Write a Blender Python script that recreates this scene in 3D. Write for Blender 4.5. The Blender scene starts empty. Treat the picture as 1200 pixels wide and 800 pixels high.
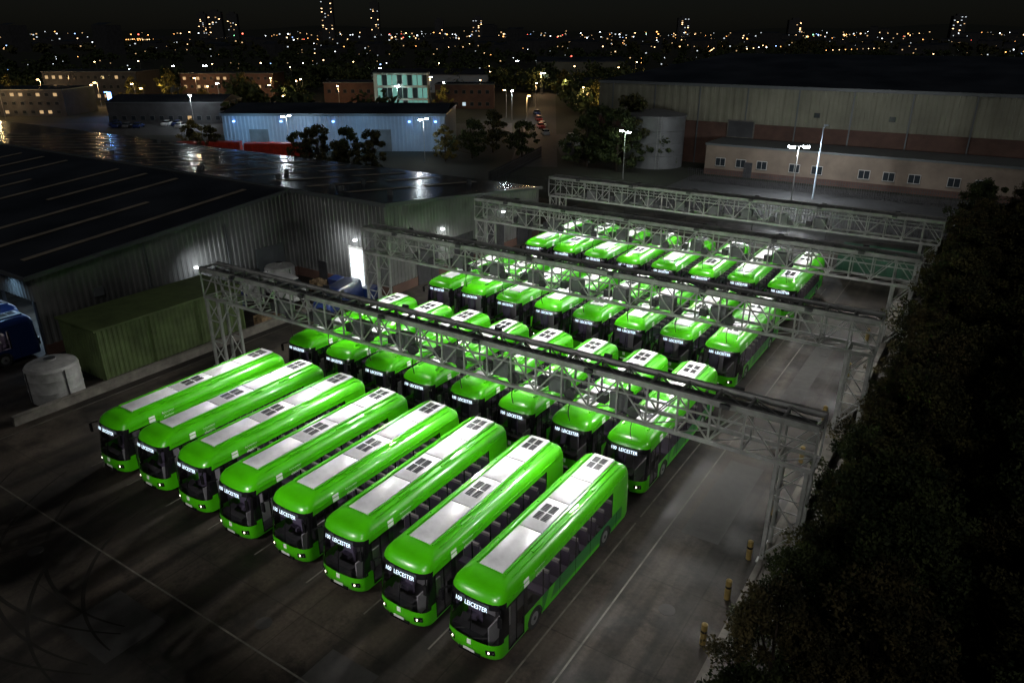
import bpy, math, random
import numpy as np
from mathutils import Vector, Matrix
random.seed(7); rng=np.random.default_rng(7)
sc=bpy.context.scene
COL=sc.collection
R=math.radians
TH=22.7; AL=33.2
ca,sa=math.cos(R(AL)),math.sin(R(AL))
def camgrid(e,n):            # camera-aligned axes (turned 33 deg from the depot grid) -> depot grid
    return (e*ca-n*sa, e*sa+n*ca)

# ------------------------------------------------------------------ materials
def mat(name,base,rough=0.6,metal=0.0,noise=None,bump=None,emit=None,coat=0.0,dark=0.5,spec=0.5):
    m=bpy.data.materials.new(name); m.use_nodes=True
    nt=m.node_tree; b=nt.nodes['Principled BSDF']
    b.inputs['Base Color'].default_value=(*base,1); b.inputs['Roughness'].default_value=rough
    b.inputs['Metallic'].default_value=metal
    b.inputs['Specular IOR Level'].default_value=spec
    if coat: b.inputs['Coat Weight'].default_value=coat; b.inputs['Coat Roughness'].default_value=0.06
    if emit:
        b.inputs['Emission Color'].default_value=(*emit[0],1); b.inputs['Emission Strength'].default_value=emit[1]
    if noise:
        tc=nt.nodes.new('ShaderNodeTexCoord'); n=nt.nodes.new('ShaderNodeTexNoise')
        n.inputs['Scale'].default_value=noise; n.inputs['Detail'].default_value=6; n.inputs['Roughness'].default_value=0.62
        nt.links.new(tc.outputs['Object'],n.inputs['Vector'])
        r=nt.nodes.new('ShaderNodeValToRGB')
        r.color_ramp.elements[0].position=0.32; r.color_ramp.elements[1].position=0.68
        r.color_ramp.elements[0].color=(*[c*dark for c in base],1)
        r.color_ramp.elements[1].color=(*base,1)
        nt.links.new(n.outputs['Fac'],r.inputs['Fac']); nt.links.new(r.outputs['Color'],b.inputs['Base Color'])
        if bump:
            bp=nt.nodes.new('ShaderNodeBump'); bp.inputs['Strength'].default_value=bump
            nt.links.new(n.outputs['Fac'],bp.inputs['Height']); nt.links.new(bp.outputs['Normal'],b.inputs['Normal'])
    return m
def emis(name,col,st):
    m=bpy.data.materials.new(name); m.use_nodes=True; nt=m.node_tree; nt.nodes.clear()
    e=nt.nodes.new('ShaderNodeEmission'); e.inputs[0].default_value=(*col,1); e.inputs[1].default_value=st
    o=nt.nodes.new('ShaderNodeOutputMaterial'); nt.links.new(e.outputs[0],o.inputs[0]); return m
def glassmat(name,tint=0.35,rough=0.04):
    m=bpy.data.materials.new(name); m.use_nodes=True; nt=m.node_tree; nt.nodes.clear()
    t=nt.nodes.new('ShaderNodeBsdfTransparent'); t.inputs[0].default_value=(tint,tint,tint*1.05,1)
    g=nt.nodes.new('ShaderNodeBsdfGlossy'); g.inputs['Roughness'].default_value=rough; g.inputs[0].default_value=(.9,.9,.9,1)
    f=nt.nodes.new('ShaderNodeFresnel'); f.inputs[0].default_value=1.5
    x=nt.nodes.new('ShaderNodeMixShader'); o=nt.nodes.new('ShaderNodeOutputMaterial')
    nt.links.new(f.outputs[0],x.inputs[0]); nt.links.new(t.outputs[0],x.inputs[1]); nt.links.new(g.outputs[0],x.inputs[2]); nt.links.new(x.outputs[0],o.inputs[0])
    return m

M_green=mat('bus_green_paint',(0.062,0.47,0.002),0.30,noise=0.9,dark=0.76,coat=0.45)
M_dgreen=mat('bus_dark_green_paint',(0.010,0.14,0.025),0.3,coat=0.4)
M_cgreen=mat('container_green_paint',(0.008,0.06,0.03),0.5,noise=1)
M_blue=mat('bus_blue_paint',(0.006,0.02,0.10),0.3,coat=0.4)
M_black=mat('gloss_black_trim',(0.008,0.008,0.009),0.18)
M_rub=mat('rubber',(0.015,0.015,0.015),0.8)
M_rim=mat('wheel_rim',(0.25,0.25,0.26),0.4,metal=0.6)
M_glass=glassmat('vehicle_glass',0.66)
M_pan=mat('roof_equipment_panel',(0.62,0.62,0.65),0.36,noise=1.1,dark=0.68)
M_grl=mat('roof_grille',(0.10,0.105,0.11),0.6)
M_seat=mat('seat_fabric',(0.16,0.13,0.20),0.9)
M_int=mat('bus_interior_lining',(0.45,0.43,0.44),0.7)
M_txt=emis('destination_led',(0.70,0.86,1.0),2.6)
M_logo=mat('white_lettering',(0.8,0.83,0.8),0.5)
M_head=emis('headlamp',(1.0,0.90,0.75),4.0)
M_cabin=emis('bus_ceiling_light',(1.0,0.93,0.86),4.5)
M_plate=mat('number_plate',(0.6,0.6,0.58),0.5)
M_steel=mat('galvanised_steel',(0.33,0.335,0.325),0.5,metal=0.15,noise=1.5,dark=0.55)
M_cable=mat('grey_cable_tray',(0.12,0.125,0.12),0.6,noise=1.5,dark=0.5)
M_dsteel=mat('dark_steel',(0.055,0.055,0.06),0.5,metal=0.3,noise=2.0)
M_box=mat('charger_cabinet',(0.12,0.125,0.13),0.5,noise=2)
M_clad=mat('metal_cladding',(0.18,0.185,0.18),0.42,metal=0.1,noise=0.22,dark=0.42)
M_clad2=mat('blue_white_cladding',(0.28,0.33,0.38),0.45,noise=0.2,dark=0.75)
M_silo=mat('tank_cladding',(0.15,0.155,0.16),0.5,noise=0.5,dark=0.7)
M_trim=mat('roof_flashing',(0.09,0.10,0.105),0.5)
M_sky=mat('grp_rooflight',(0.36,0.31,0.24),0.4,noise=0.6,dark=0.5)
M_olive=mat('olive_green_steel',(0.11,0.155,0.055),0.6,noise=0.9,dark=0.55)
M_tank=mat('white_plastic_tank',(0.40,0.40,0.39),0.5,noise=1.5,dark=0.55)
M_conc=mat('concrete_kerb',(0.17,0.155,0.135),0.85,noise=1.2,dark=0.45)
M_brick=mat('brick_wall',(0.10,0.052,0.038),0.85,noise=0.4,dark=0.6)
M_buff=mat('buff_render',(0.21,0.205,0.15),0.8,noise=0.12,dark=0.6)
M_annex=mat('pinkish_render',(0.22,0.17,0.13),0.8,noise=0.3,dark=0.65)
M_dwall=mat('dark_wall',(0.06,0.06,0.065),0.8,noise=0.3)
M_wind=mat('window_glass',(0.02,0.025,0.03),0.1)
M_frame=mat('white_frame',(0.42,0.42,0.40),0.6)
M_redp=mat('red_trailer_paint',(0.60,0.045,0.02),0.4,noise=1)
M_wood=mat('pallet_wood',(0.22,0.15,0.08),0.85,noise=3)
M_bark=mat('bark',(0.07,0.05,0.035),0.9,noise=4)
M_lit=emis('lit_window_warm',(1.0,0.66,0.32),.6)
M_litc=emis('lit_window_cool',(0.75,0.9,1.0),.7)
M_door=emis('lit_doorway',(0.88,0.96,1.0),1.7)
M_lampw=emis('lamp_white',(0.85,0.93,1.0),90.0)
M_wpack=emis('wall_pack_lens',(0.9,0.95,1.0),12.0)
M_tube=emis('workshop_tube',(0.6,0.8,1.0),6.0)
M_lampo=emis('lamp_sodium',(1.0,0.6,0.25),45.0)
M_lampb=emis('lamp_blue',(0.15,0.35,1.0),14.0)
M_yel=mat('yellow_bollard',(0.26,0.18,0.05),0.7,noise=3)
M_line=mat('road_paint',(0.12,0.112,0.095),0.8,noise=1.2,dark=0.30)
M_tyre=mat('tyre_rubber_marks',(0.020,0.018,0.016),0.9,noise=0.35,dark=0.9,spec=.1)
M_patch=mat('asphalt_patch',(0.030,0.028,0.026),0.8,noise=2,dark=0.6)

def leafmat(name,c,sc_=0.35):
    m=bpy.data.materials.new(name); m.use_nodes=True; nt=m.node_tree; b=nt.nodes['Principled BSDF']
    b.inputs['Roughness'].default_value=0.7; b.inputs['Specular IOR Level'].default_value=.25
    g=nt.nodes.new('ShaderNodeNewGeometry'); n=nt.nodes.new('ShaderNodeTexNoise'); n.inputs['Scale'].default_value=sc_*3; n.inputs['Detail'].default_value=5
    nt.links.new(g.outputs['Position'],n.inputs['Vector'])
    r=nt.nodes.new('ShaderNodeValToRGB')
    r.color_ramp.elements[0].position=.38; r.color_ramp.elements[1].position=.64
    r.color_ramp.elements[0].color=(c[0]*.35,c[1]*.4,c[2]*.4,1); r.color_ramp.elements[1].color=(c[0]*1.8,c[1]*1.5,c[2]*1.3,1)
    nt.links.new(n.outputs['Fac'],r.inputs['Fac']); nt.links.new(r.outputs['Color'],b.inputs['Base Color']); return m
M_leaf=leafmat('leaf_olive',(0.052,0.058,0.022))
M_leaf1=leafmat('leaf_olive_dull',(0.060,0.058,0.026))
M_leaf2=leafmat('leaf_green',(0.04,0.060,0.022))
M_leaf3=leafmat('leaf_autumn',(0.12,0.11,0.03))

def roofmat():
    m=mat('dark_roof_sheeting',(0.030,0.033,0.038),0.25,metal=0.0)
    nt=m.node_tree; b=nt.nodes['Principled BSDF']
    tc=nt.nodes.new('ShaderNodeTexCoord'); w=nt.nodes.new('ShaderNodeTexWave'); w.bands_direction='X'; w.inputs['Scale'].default_value=0.9
    nt.links.new(tc.outputs['Object'],w.inputs['Vector'])
    bp=nt.nodes.new('ShaderNodeBump'); bp.inputs['Strength'].default_value=.35; nt.links.new(w.outputs['Fac'],bp.inputs['Height']); nt.links.new(bp.outputs['Normal'],b.inputs['Normal'])
    n=nt.nodes.new('ShaderNodeTexNoise'); n.inputs['Scale'].default_value=.12; n.inputs['Detail'].default_value=8
    nt.links.new(tc.outputs['Object'],n.inputs['Vector'])
    r=nt.nodes.new('ShaderNodeValToRGB'); r.color_ramp.elements[0].color=(.014,.015,.018,1); r.color_ramp.elements[1].color=(.05,.053,.06,1)
    r.color_ramp.elements[0].position=.35;r.color_ramp.elements[1].position=.7
    nt.links.new(n.outputs['Fac'],r.inputs['Fac']); nt.links.new(r.outputs['Color'],b.inputs['Base Color'])
    return m
M_roof=roofmat()

def yardmat():
    m=bpy.data.materials.new('yard_concrete'); m.use_nodes=True; nt=m.node_tree; b=nt.nodes['Principled BSDF']
    L=nt.links.new; N=nt.nodes.new
    tc=N('ShaderNodeTexCoord')
    def noise(s,d=6,rgh=.6):
        n=N('ShaderNodeTexNoise'); n.inputs['Scale'].default_value=s; n.inputs['Detail'].default_value=d; n.inputs['Roughness'].default_value=rgh
        L(tc.outputs['Object'],n.inputs['Vector']); return n
    def ramp(src,p0,c0,p1,c1):
        r=N('ShaderNodeValToRGB'); r.color_ramp.elements[0].position=p0; r.color_ramp.elements[1].position=p1
        r.color_ramp.elements[0].color=(*c0,1); r.color_ramp.elements[1].color=(*c1,1); L(src,r.inputs['Fac']); return r
    def mul(a,bb):
        x=N('ShaderNodeMix'); x.data_type='RGBA'; x.blend_type='MULTIPLY'; x.inputs[0].default_value=1
        L(a,x.inputs[6]); L(bb,x.inputs[7]); return x.outputs[2]
    base=ramp(noise(.11,9).outputs['Fac'],.36,(.024,.020,.016),.66,(.078,.062,.047))
    fine=ramp(noise(6,4).outputs['Fac'],.3,(.60,.60,.60),.7,(1,1,1))
    st=ramp(noise(.40,8,.74).outputs['Fac'],.37,(.28,.27,.26),.51,(1,1,1))  # oil stains, plus mottled tree shade painted into the same dark blotches
    mp=N('ShaderNodeMapping'); mp.inputs['Scale'].default_value=(0.75,0.04,1); L(tc.outputs['Object'],mp.inputs['Vector'])
    sn=N('ShaderNodeTexNoise'); sn.inputs['Scale'].default_value=1.0; sn.inputs['Detail'].default_value=4; L(mp.outputs[0],sn.inputs['Vector'])
    tr=ramp(sn.outputs['Fac'],.44,(.32,.31,.30),.58,(1,1,1))
    br=N('ShaderNodeTexBrick'); br.offset=0; br.inputs['Scale'].default_value=1; br.inputs['Brick Width'].default_value=7.0; br.inputs['Row Height'].default_value=5.2
    br.inputs['Mortar Size'].default_value=.035; br.inputs['Mortar Smooth'].default_value=.3
    br.inputs['Color1'].default_value=(1,1,1,1); br.inputs['Color2'].default_value=(.76,.75,.74,1); br.inputs['Mortar'].default_value=(.50,.48,.45,1)
    L(tc.outputs['Object'],br.inputs['Vector'])
    c=mul(mul(mul(mul(base.outputs[0],fine.outputs[0]),st.outputs[0]),tr.outputs[0]),br.outputs['Color'])
    L(c,b.inputs['Base Color'])
    rr=ramp(noise(.3,6).outputs['Fac'],.35,(.5,)*3,.65,(.85,)*3); L(rr.outputs[0],b.inputs['Roughness'])
    b.inputs['Specular IOR Level'].default_value=.3
    bp=N('ShaderNodeBump'); bp.inputs['Strength'].default_value=.2; L(noise(9,5).outputs['Fac'],bp.inputs['Height']); L(bp.outputs[0],b.inputs['Normal'])
    return m
M_yard=yardmat()
M_land=mat('rough_ground',(0.022,0.026,0.014),0.95,noise=0.03,dark=0.4)
M_asph=mat('asphalt',(0.05,0.05,0.052),0.8,noise=0.5,dark=0.65)

# ------------------------------------------------------------------ mesh builder
class MB:
    def __init__(s): s.v=[];s.f=[];s.m=[];s.mats=[]
    def mi(s,m):
        if m not in s.mats: s.mats.append(m)
        return s.mats.index(m)
    def face(s,pts,m):
        i=len(s.v); s.v+= [tuple(p) for p in pts]; s.f.append(tuple(range(i,i+len(pts)))); s.m.append(s.mi(m))
    def box(s,x0,x1,y0,y1,z0,z1,m,T=None):
        P=[(x0,y0,z0),(x1,y0,z0),(x1,y1,z0),(x0,y1,z0),(x0,y0,z1),(x1,y0,z1),(x1,y1,z1),(x0,y1,z1)]
        if T: P=[tuple(T(p)) for p in P]
        i=len(s.v); s.v+=P; k=s.mi(m)
        for f in [(0,3,2,1),(4,5,6,7),(0,1,5,4),(1,2,6,5),(2,3,7,6),(3,0,4,7)]:
            s.f.append(tuple(i+a for a in f)); s.m.append(k)
    def beam(s,p,q,w,h,m):
        p=Vector(p);q=Vector(q);d=(q-p)
        if d.length<1e-6:return
        d.normalize(); up=Vector((0,0,1)) if abs(d.z)<.95 else Vector((0,1,0))
        r=d.cross(up).normalized(); u=r.cross(d)
        i=len(s.v);k=s.mi(m)
        for c in (p,q):
            for a,b in((-1,-1),(1,-1),(1,1),(-1,1)): s.v.append(tuple(c+r*a*w/2+u*b*h/2))
        for f in[(0,1,2,3),(7,6,5,4),(0,4,5,1),(1,5,6,2),(2,6,7,3),(3,7,4,0)]:
            s.f.append(tuple(i+a for a in f)); s.m.append(k)
    def cyl(s,p,q,r0,r1,m,n=12,caps=True):
        p=Vector(p);q=Vector(q);d=(q-p).normalized(); up=Vector((0,0,1)) if abs(d.z)<.95 else Vector((0,1,0))
        r=d.cross(up).normalized();u=r.cross(d);i=len(s.v);k=s.mi(m)
        for c,rad in((p,r0),(q,r1)):
            for j in range(n):
                a=2*math.pi*j/n; s.v.append(tuple(c+(r*math.cos(a)+u*math.sin(a))*rad))
        for j in range(n):
            a=j;b=(j+1)%n; s.f.append((i+a,i+b,i+n+b,i+n+a)); s.m.append(k)
        if caps:
            s.f.append(tuple(i+j for j in reversed(range(n)))); s.m.append(k)
            s.f.append(tuple(i+n+j for j in range(n))); s.m.append(k)
    def loft(s,loops,matf,capm=None):
        i0=len(s.v);n=len(loops[0])
        for l in loops: s.v+=[tuple(p) for p in l]
        for a in range(len(loops)-1):
            for b in range(n):
                mm=matf(a,b)
                if mm is None: continue
                c=(b+1)%n
                s.f.append((i0+a*n+b,i0+a*n+c,i0+(a+1)*n+c,i0+(a+1)*n+b)); s.m.append(s.mi(mm))
        if capm: s.f.append(tuple(i0+(len(loops)-1)*n+b for b in range(n))); s.m.append(s.mi(capm))
    def mesh(s,name,smooth=None):
        me=bpy.data.meshes.new(name); me.from_pydata(s.v,[],s.f)
        for m in s.mats: me.materials.append(m)
        me.polygons.foreach_set('material_index',s.m)
        if smooth is not None:
            me.polygons.foreach_set('use_smooth',[True]*len(s.f)); me.update()
            me.set_sharp_from_angle(angle=R(smooth))
        me.update(); return me
    def obj(s,name,loc=(0,0,0),rz=0,smooth=None):
        return place(s.mesh(name+'_mesh',smooth),name,loc,rz)
def place(me,name,loc=(0,0,0),rz=0,scale=(1,1,1)):
    o=bpy.data.objects.new(name,me); COL.objects.link(o); o.location=loc; o.rotation_euler=(0,0,rz); o.scale=scale; return o
def light(name,kind,loc,energy,color=(1,1,1),aim=None,size=0.5,size_y=None,spot=None,parent=None,spread=None):
    l=bpy.data.lights.new(name,kind); l.energy=energy; l.color=color
    if kind=='AREA':
        l.size=size
        if size_y: l.shape='RECTANGLE'; l.size_y=size_y
        if spread: l.spread=R(spread)
    elif kind in('POINT','SPOT'): l.shadow_soft_size=size
    if spot: l.spot_size=R(spot); l.spot_blend=1.0
    o=bpy.data.objects.new(name,l); COL.objects.link(o); o.location=loc
    if aim is not None: o.rotation_euler=(Vector(aim)-Vector(loc)).to_track_quat('-Z','Y').to_euler()
    if parent:
        o.parent=parent; o.matrix_parent_inverse=parent.matrix_basis.inverted()
    return o
def text_geo(mb,body,size,fn,m):
    c=bpy.data.curves.new('t','FONT'); c.body=body; c.size=size; c.align_x='CENTER'; c.align_y='CENTER'; c.resolution_u=2
    o=bpy.data.objects.new('t',c); COL.objects.link(o); bpy.context.view_layer.update()
    me=bpy.data.meshes.new_from_object(o.evaluated_get(bpy.context.evaluated_depsgraph_get()))
    i=len(mb.v); mb.v+=[tuple(fn(v.co)) for v in me.vertices]; k=mb.mi(m)
    for p in me.polygons: mb.f.append(tuple(i+a for a in p.vertices)); mb.m.append(k)
    bpy.data.objects.remove(o); bpy.data.meshes.remove(me); bpy.data.curves.remove(c)

# ------------------------------------------------------------------ buses
FR=[(0,0),(.28,.012),(.52,.04),(.70,.09),(.84,.17),(.93,.27),(.98,.38),(1.0,.52)]
RE=[(1.0,.40),(.97,.22),(.88,.10),(.7,.04),(.4,.01),(0,0)]
def outline(hw,yf,yr,ys,z,k=1.0):
    right=[]
    for x,d in FR[:-1]: right.append((x*hw,yf+d*k))
    ce=yf+FR[-1][1]*k; cr=yr-RE[0][1]*k
    right.append((hw,ce)); n=len(ys)
    for j,y in enumerate(ys):
        y=max(y,ce+.02*(j+1)); y=min(y,cr-.02*(n-j)); right.append((hw,y))
    for x,d in RE: right.append((x*hw,yr-d*k))
    left=[(-x,y) for x,y in reversed(right[1:-1])]
    return [(x,y,z) for x,y in right+left], len(right)
BL=11.5
SY=[0.85,1.95,2.2,3.3,3.4,4.65,4.75,6.0,6.1,7.35,7.45,8.35,9.45,9.55,10.6]
LV=[(.30,1.23,.10,BL-.05),(.42,1.25,.03,BL),(.72,1.25,0,BL),(1.0,1.25,.02,BL),(1.15,1.25,.04,BL),(2.22,1.235,.20,BL-.05),(2.40,1.23,.235,BL-.06),
    (2.62,1.215,.29,BL-.08),(2.80,1.17,.38,BL-.14),(2.93,1.08,.52,BL-.24),(3.03,.94,.74,BL-.4),(3.09,.74,1.0,BL-.6),(3.12,.45,1.35,BL-.9)]
def make_bus(name,paint,paint2,variant=0,lit=True):
    mb=MB(); loops=[]
    for z,hw,yf,yr in LV:
        l,nr=outline(hw,yf,yr,SY,z); loops.append(l)
    n=len(loops[0]); nf=len(FR)
    def mf(a,b):
        side=1
        bb=b
        if b>=nr-1: bb=n-1-b; side=-1
        if bb<nf-1:
            if 3<=a<=6: return M_glass if (bb<nf-3 and a<6) else M_black
            return paint
        j=bb-(nf-1)
        if j<=len(SY)-1:
            if j in (3,12) and a<3: return None
            if side==1 and j==1 and 1<=a<=5: return M_glass
            if j==0 and 4<=a<=5: return M_black
            if 4<=a<=5:
                if j in(1,3,5,7,9,11,12): return M_glass
                if j in(2,4,6,8,10): return M_black
                return paint if j!=13 else M_black
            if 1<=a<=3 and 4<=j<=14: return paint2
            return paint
        if 4<=a<=5 and bb>len(SY)+nf-1+1: return M_black
        return paint
    mb.loft(loops,mf,paint)
    for cy,y0,y1 in((2.75,2.2,3.3),(8.9,8.35,9.45)):
        for sx in(-1,1):
            X=1.25*sx; r=.51; k=14; zc=.46
            arc=[(cy-r*math.cos(math.pi*t/k),max(.3,zc+r*math.sin(math.pi*t/k))) for t in range(k+1)]
            top=[(y0+(y1-y0)*t/k,1.0) for t in range(k+1)]
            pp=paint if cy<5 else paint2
            for t in range(k):
                mb.face([(X,arc[t][0],arc[t][1]),(X,arc[t+1][0],arc[t+1][1]),(X,top[t+1][0],1.0),(X,top[t][0],1.0)],pp)
            mb.face([(X,y0,.3),(X,arc[0][0],.3),(X,arc[0][0],arc[0][1]),(X,y0,1.0)],pp)
            mb.face([(X,y1,.3),(X,y1,1.0),(X,arc[-1][0],arc[-1][1]),(X,arc[-1][0],.3)],pp)
            mb.box(min(X*.62,X*.6),max(X*.62,X*.6),y0,y1,.3,1.0,M_rub)
            mb.cyl((X*.72,cy,.46),(X*.985,cy,.46),.46,.46,M_rub,20)
            mb.cyl((X*.985,cy,.46),(X*.992,cy,.46),.28,.25,M_rim,16)
            mb.cyl((X*.992,cy,.46),(X*1.01,cy,.46),.09,.07,M_dsteel,10)
            for t in range(k): mb.beam((X*1.003,*arc[t]),(X*1.003,*arc[t+1]),.03,.05,M_rub)
    for sx in(-1,1):
        for y0,y1 in((3.45,8.25),(9.6,11.0)): mb.box(min(sx*1.249,sx*1.256),max(sx*1.249,sx*1.256),y0,y1,.33,.52,paint)
        for k in range(3):
            a=3.5+k*.16; mb.face([(sx*1.254,a,.52),(sx*1.254,a+.16,.52),(sx*1.254,a+.51,1.14),(sx*1.254,a+.35,1.14)],paint)
        for yy in(4.7,6.05,7.4,10.0): mb.box(min(sx*1.2495,sx*1.2575),max(sx*1.2495,sx*1.2575),yy-.008,yy+.008,.34,1.12,M_black)
    mb.box(-1.15,1.15,.35,BL-.2,.30,.40,M_dsteel)
    mb.box(-1.12,1.12,.9,BL-.6,2.5,2.53,M_int)
    mb.box(-1.05,.45,.32,.62,.45,1.08,M_dsteel)
    mb.box(-1.0,-.35,1.3,1.4,.5,1.9,M_seat); mb.box(-.95,-.45,1.05,1.55,.75,.95,M_seat); mb.box(-.95,-.45,1.45,1.6,.8,1.7,M_seat)
    mb.box(-1.15,-.2,2.0,2.04,.4,2.4,M_int)
    mb.beam((-.7,.62,1.05),(-.7,.85,1.2),.38,.05,M_rub)
    mb.box(.5,.56,.55,2.0,.4,1.3,M_int)
    y=3.6
    while y<10.5:
        for x0 in(-1.12,.28):
            mb.box(x0,x0+.84,y,y+.42,.78,.90,M_seat); mb.box(x0,x0+.84,y+.40,y+.50,.85,1.62,M_seat); mb.box(x0+.05,x0+.79,y+.39,y+.51,1.63,1.75,M_int)
        mb.cyl((.24,y+.45,.4),(.24,y+.45,2.5),.025,.025,M_int,6,False)
        y+=.82
    for x in(-.5,.5): mb.box(x-.05,x+.05,1.2,BL-1.2,2.478,2.497,M_cabin)
    for yy in(.87,1.39,1.41,1.93): mb.box(1.235,1.262,yy-.02,yy+.02,.42,2.4,M_black)
    mb.box(1.235,1.262,.85,1.95,.40,.46,M_black); mb.box(1.225,1.258,.85,1.95,2.36,2.42,M_black)
    mb.beam((0.02,.012,1.02),(0.02,.192,2.2),.035,.02,M_black)
    mb.beam((-.75,.06,1.08),(-.1,.02,1.45),.02,.02,M_rub); mb.beam((.15,.01,1.08),(.8,.12,1.3),.02,.02,M_rub)
    mb.box(-.5,.5,-.012,.05,.34,.46,M_black)
    mb.box(-.26,.26,-.03,-.014,.46,.57,M_plate)
    for sx in(-1,1):
        mb.beam((sx*.72,.095,.66),(sx*1.08,.20,.70),.10,.20,M_black)
        mb.cyl((sx*.84,.10,.67),(sx*.84,.075,.67),.055,.055,M_head if lit else M_rim,12)
        mb.cyl((sx*1.0,.155,.69),(sx*1.0,.13,.69),.045,.045,M_rim,10)
        mb.beam((sx*1.12,.42,2.58),(sx*1.36,.16,2.52),.05,.05,M_black)
        mb.box(min(sx*1.28,sx*1.44),max(sx*1.28,sx*1.44),.08,.17,2.05,2.48,M_black)
        mb.box(min(sx*.95,sx*1.1),max(sx*.95,sx*1.1),BL-.05,BL+.01,.8,1.3,M_black)
    mb.box(-.09,.09,-.012,.03,.76,.96,M_logo)
    def pod(x0,x1,y0,y1,z,m):
        b=.05
        l=[[(x0,y0,3.06),(x1,y0,3.06),(x1,y1,3.06),(x0,y1,3.06)],[(x0,y0,z-b*.6),(x1,y0,z-b*.6),(x1,y1,z-b*.6),(x0,y1,z-b*.6)],[(x0+b,y0+b,z),(x1-b,y0+b,z),(x1-b,y1-b,z),(x0+b,y1-b,z)]]
        mb.loft(l,lambda a,b_:m,m)
    def grille(x0,x1,y0,y1,z):
        mb.box(x0,x1,y0,y1,z-.02,z+.02,M_grl)
        yy=y0+.06
        while yy<y1-.04: mb.box(x0+.03,x1-.03,yy,yy+.03,z+.02,z+.04,M_dsteel); yy+=.1
    if variant==0:
        segs=[(1.5,4.3),(4.33,6.6),(6.63,8.6),(8.63,11.0)]
        for y0,y1 in segs: pod(-.54,.54,y0,y1,3.18,M_pan)
        for yy in(5.0,5.62):
            grille(-.34,-.04,yy,yy+.5,3.185); grille(.04,.34,yy,yy+.5,3.185)
        for yy in(9.7,10.25):
            grille(-.34,-.04,yy,yy+.46,3.185); grille(.04,.34,yy,yy+.46,3.185)
        for sx in(-1,1):
            for yy in(3.2,6.2,8.2): mb.box(min(sx*.72,sx*.86),max(sx*.72,sx*.86),yy,yy+.7,3.05,3.105,paint)
    else:
        for y0,y1 in((2.2,5.0),(6.3,10.9)): pod(-.56,.56,y0,y1,3.20,M_pan)
        pod(-.6,.6,5.05,6.25,3.17,paint)
        for yy in(2.6,3.2,8.0,9.2,9.85):
            grille(-.38,-.05,yy,yy+.46,3.205); grille(.05,.38,yy,yy+.46,3.205)
    for sx in(-1,1):
        mb.beam((sx*.66,1.5,3.125),(sx*.66,10.9,3.125),.06,.09,paint)
        mb.beam((sx*.92,1.6,3.045),(sx*.92,10.7,3.045),.03,.04,paint)
        mb.beam((sx*1.225,1.0,2.63),(sx*1.225,10.9,2.63),.03,.035,paint)
    text_geo(mb,'100  LEICESTER',.235,lambda c:(c.x*.95,.165+c.y*.22+.05*c.x**2,2.44+c.y),M_txt)
    def side(sx,y,z): return lambda c:(sx*(1.235-(c.y)*.1),y+sx*c.x,z+c.y)
    text_geo(mb,'leicester\nelectric',.21,side(1,3.1,2.55),M_logo)
    text_geo(mb,'leicester\nelectric',.21,side(-1,3.1,2.55),M_logo)
    mb.box(1.225,1.24,1.95,2.3,2.45,2.75,M_logo,lambda p:(p[0]-(p[2]-2.55)*.1,p[1],p[2]))
    mb.v=[(x*1.03,y*1.05,z*1.10) for x,y,z in mb.v]
    return mb.mesh(name,38)
bus0=make_bus('electric_bus_mesh',M_green,M_dgreen,0)
bus1=make_bus('electric_bus_mesh_b',M_green,M_dgreen,1)
busb=make_bus('blue_bus_mesh',M_blue,M_blue,0,False)
U0=-38.43; PITCH=3.565
for row,v0 in enumerate((17.45,31.2,46.7,62.2)):
    for c in range(8):
        me=bus0 if row in(0,2) else bus1
        if row==2 and c%3==1: me=bus1
        if row==3 and c%2==0: me=bus0
        place(me,'electric_bus',(U0+c*PITCH+random.uniform(-.08,.08),v0+random.uniform(-.2,.2),0),R(random.uniform(-.6,.6)))
place(busb,'blue_bus',(-60.2,11.8,0),R(1))
place(busb,'blue_bus',(-63.8,12.4,0),0)

# ------------------------------------------------------------------ ground
mb=MB(); S=9000; mb.face([(-S,-S,0),(S,-S,0),(S,S,0),(-S,S,0)],M_land); mb.obj('ground',(0,0,-.02))
mb=MB(); mb.face([(-80,-25,0),(-5.6,-25,0),(-5.6,96,0),(-80,96,0)],M_yard); mb.obj('depot_yard_pavement',(0,0,-.008))
mb=MB()
for c in range(9):
    x=U0+(c-.5)*PITCH
    for v0 in(17.4,31.2,46.6,62.1):
        mb.box(x-.04,x+.04,v0-(1.2 if v0>20 else .3),v0+12,0,.002,M_line)
mb.box(-10.2,-10.12,-10,90,0,.002,M_line)
mb.box(-75,-12,13.2,13.28,0,.002,M_line)
mb.box(-48,-47.92,-5,60,0,.002,M_line)
mb.obj('bay_markings')
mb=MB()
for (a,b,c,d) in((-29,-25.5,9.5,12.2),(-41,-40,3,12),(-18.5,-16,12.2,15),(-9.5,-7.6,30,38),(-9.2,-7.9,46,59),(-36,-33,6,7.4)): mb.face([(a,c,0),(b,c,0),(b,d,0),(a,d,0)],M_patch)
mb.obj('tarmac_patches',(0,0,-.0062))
mb=MB()
for (a,b) in((-22,14.4),(-35,11.5),(-8,24.5),(-44.5,20),(-8.3,42),(-8.3,57)):
    mb.cyl((a,b,-.01),(a,b,.004),.36,.36,M_patch,18); mb.cyl((a,b,.004),(a,b,.008),.28,.28,M_patch,18)
mb.obj('manhole_covers')
mb=MB()
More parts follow.
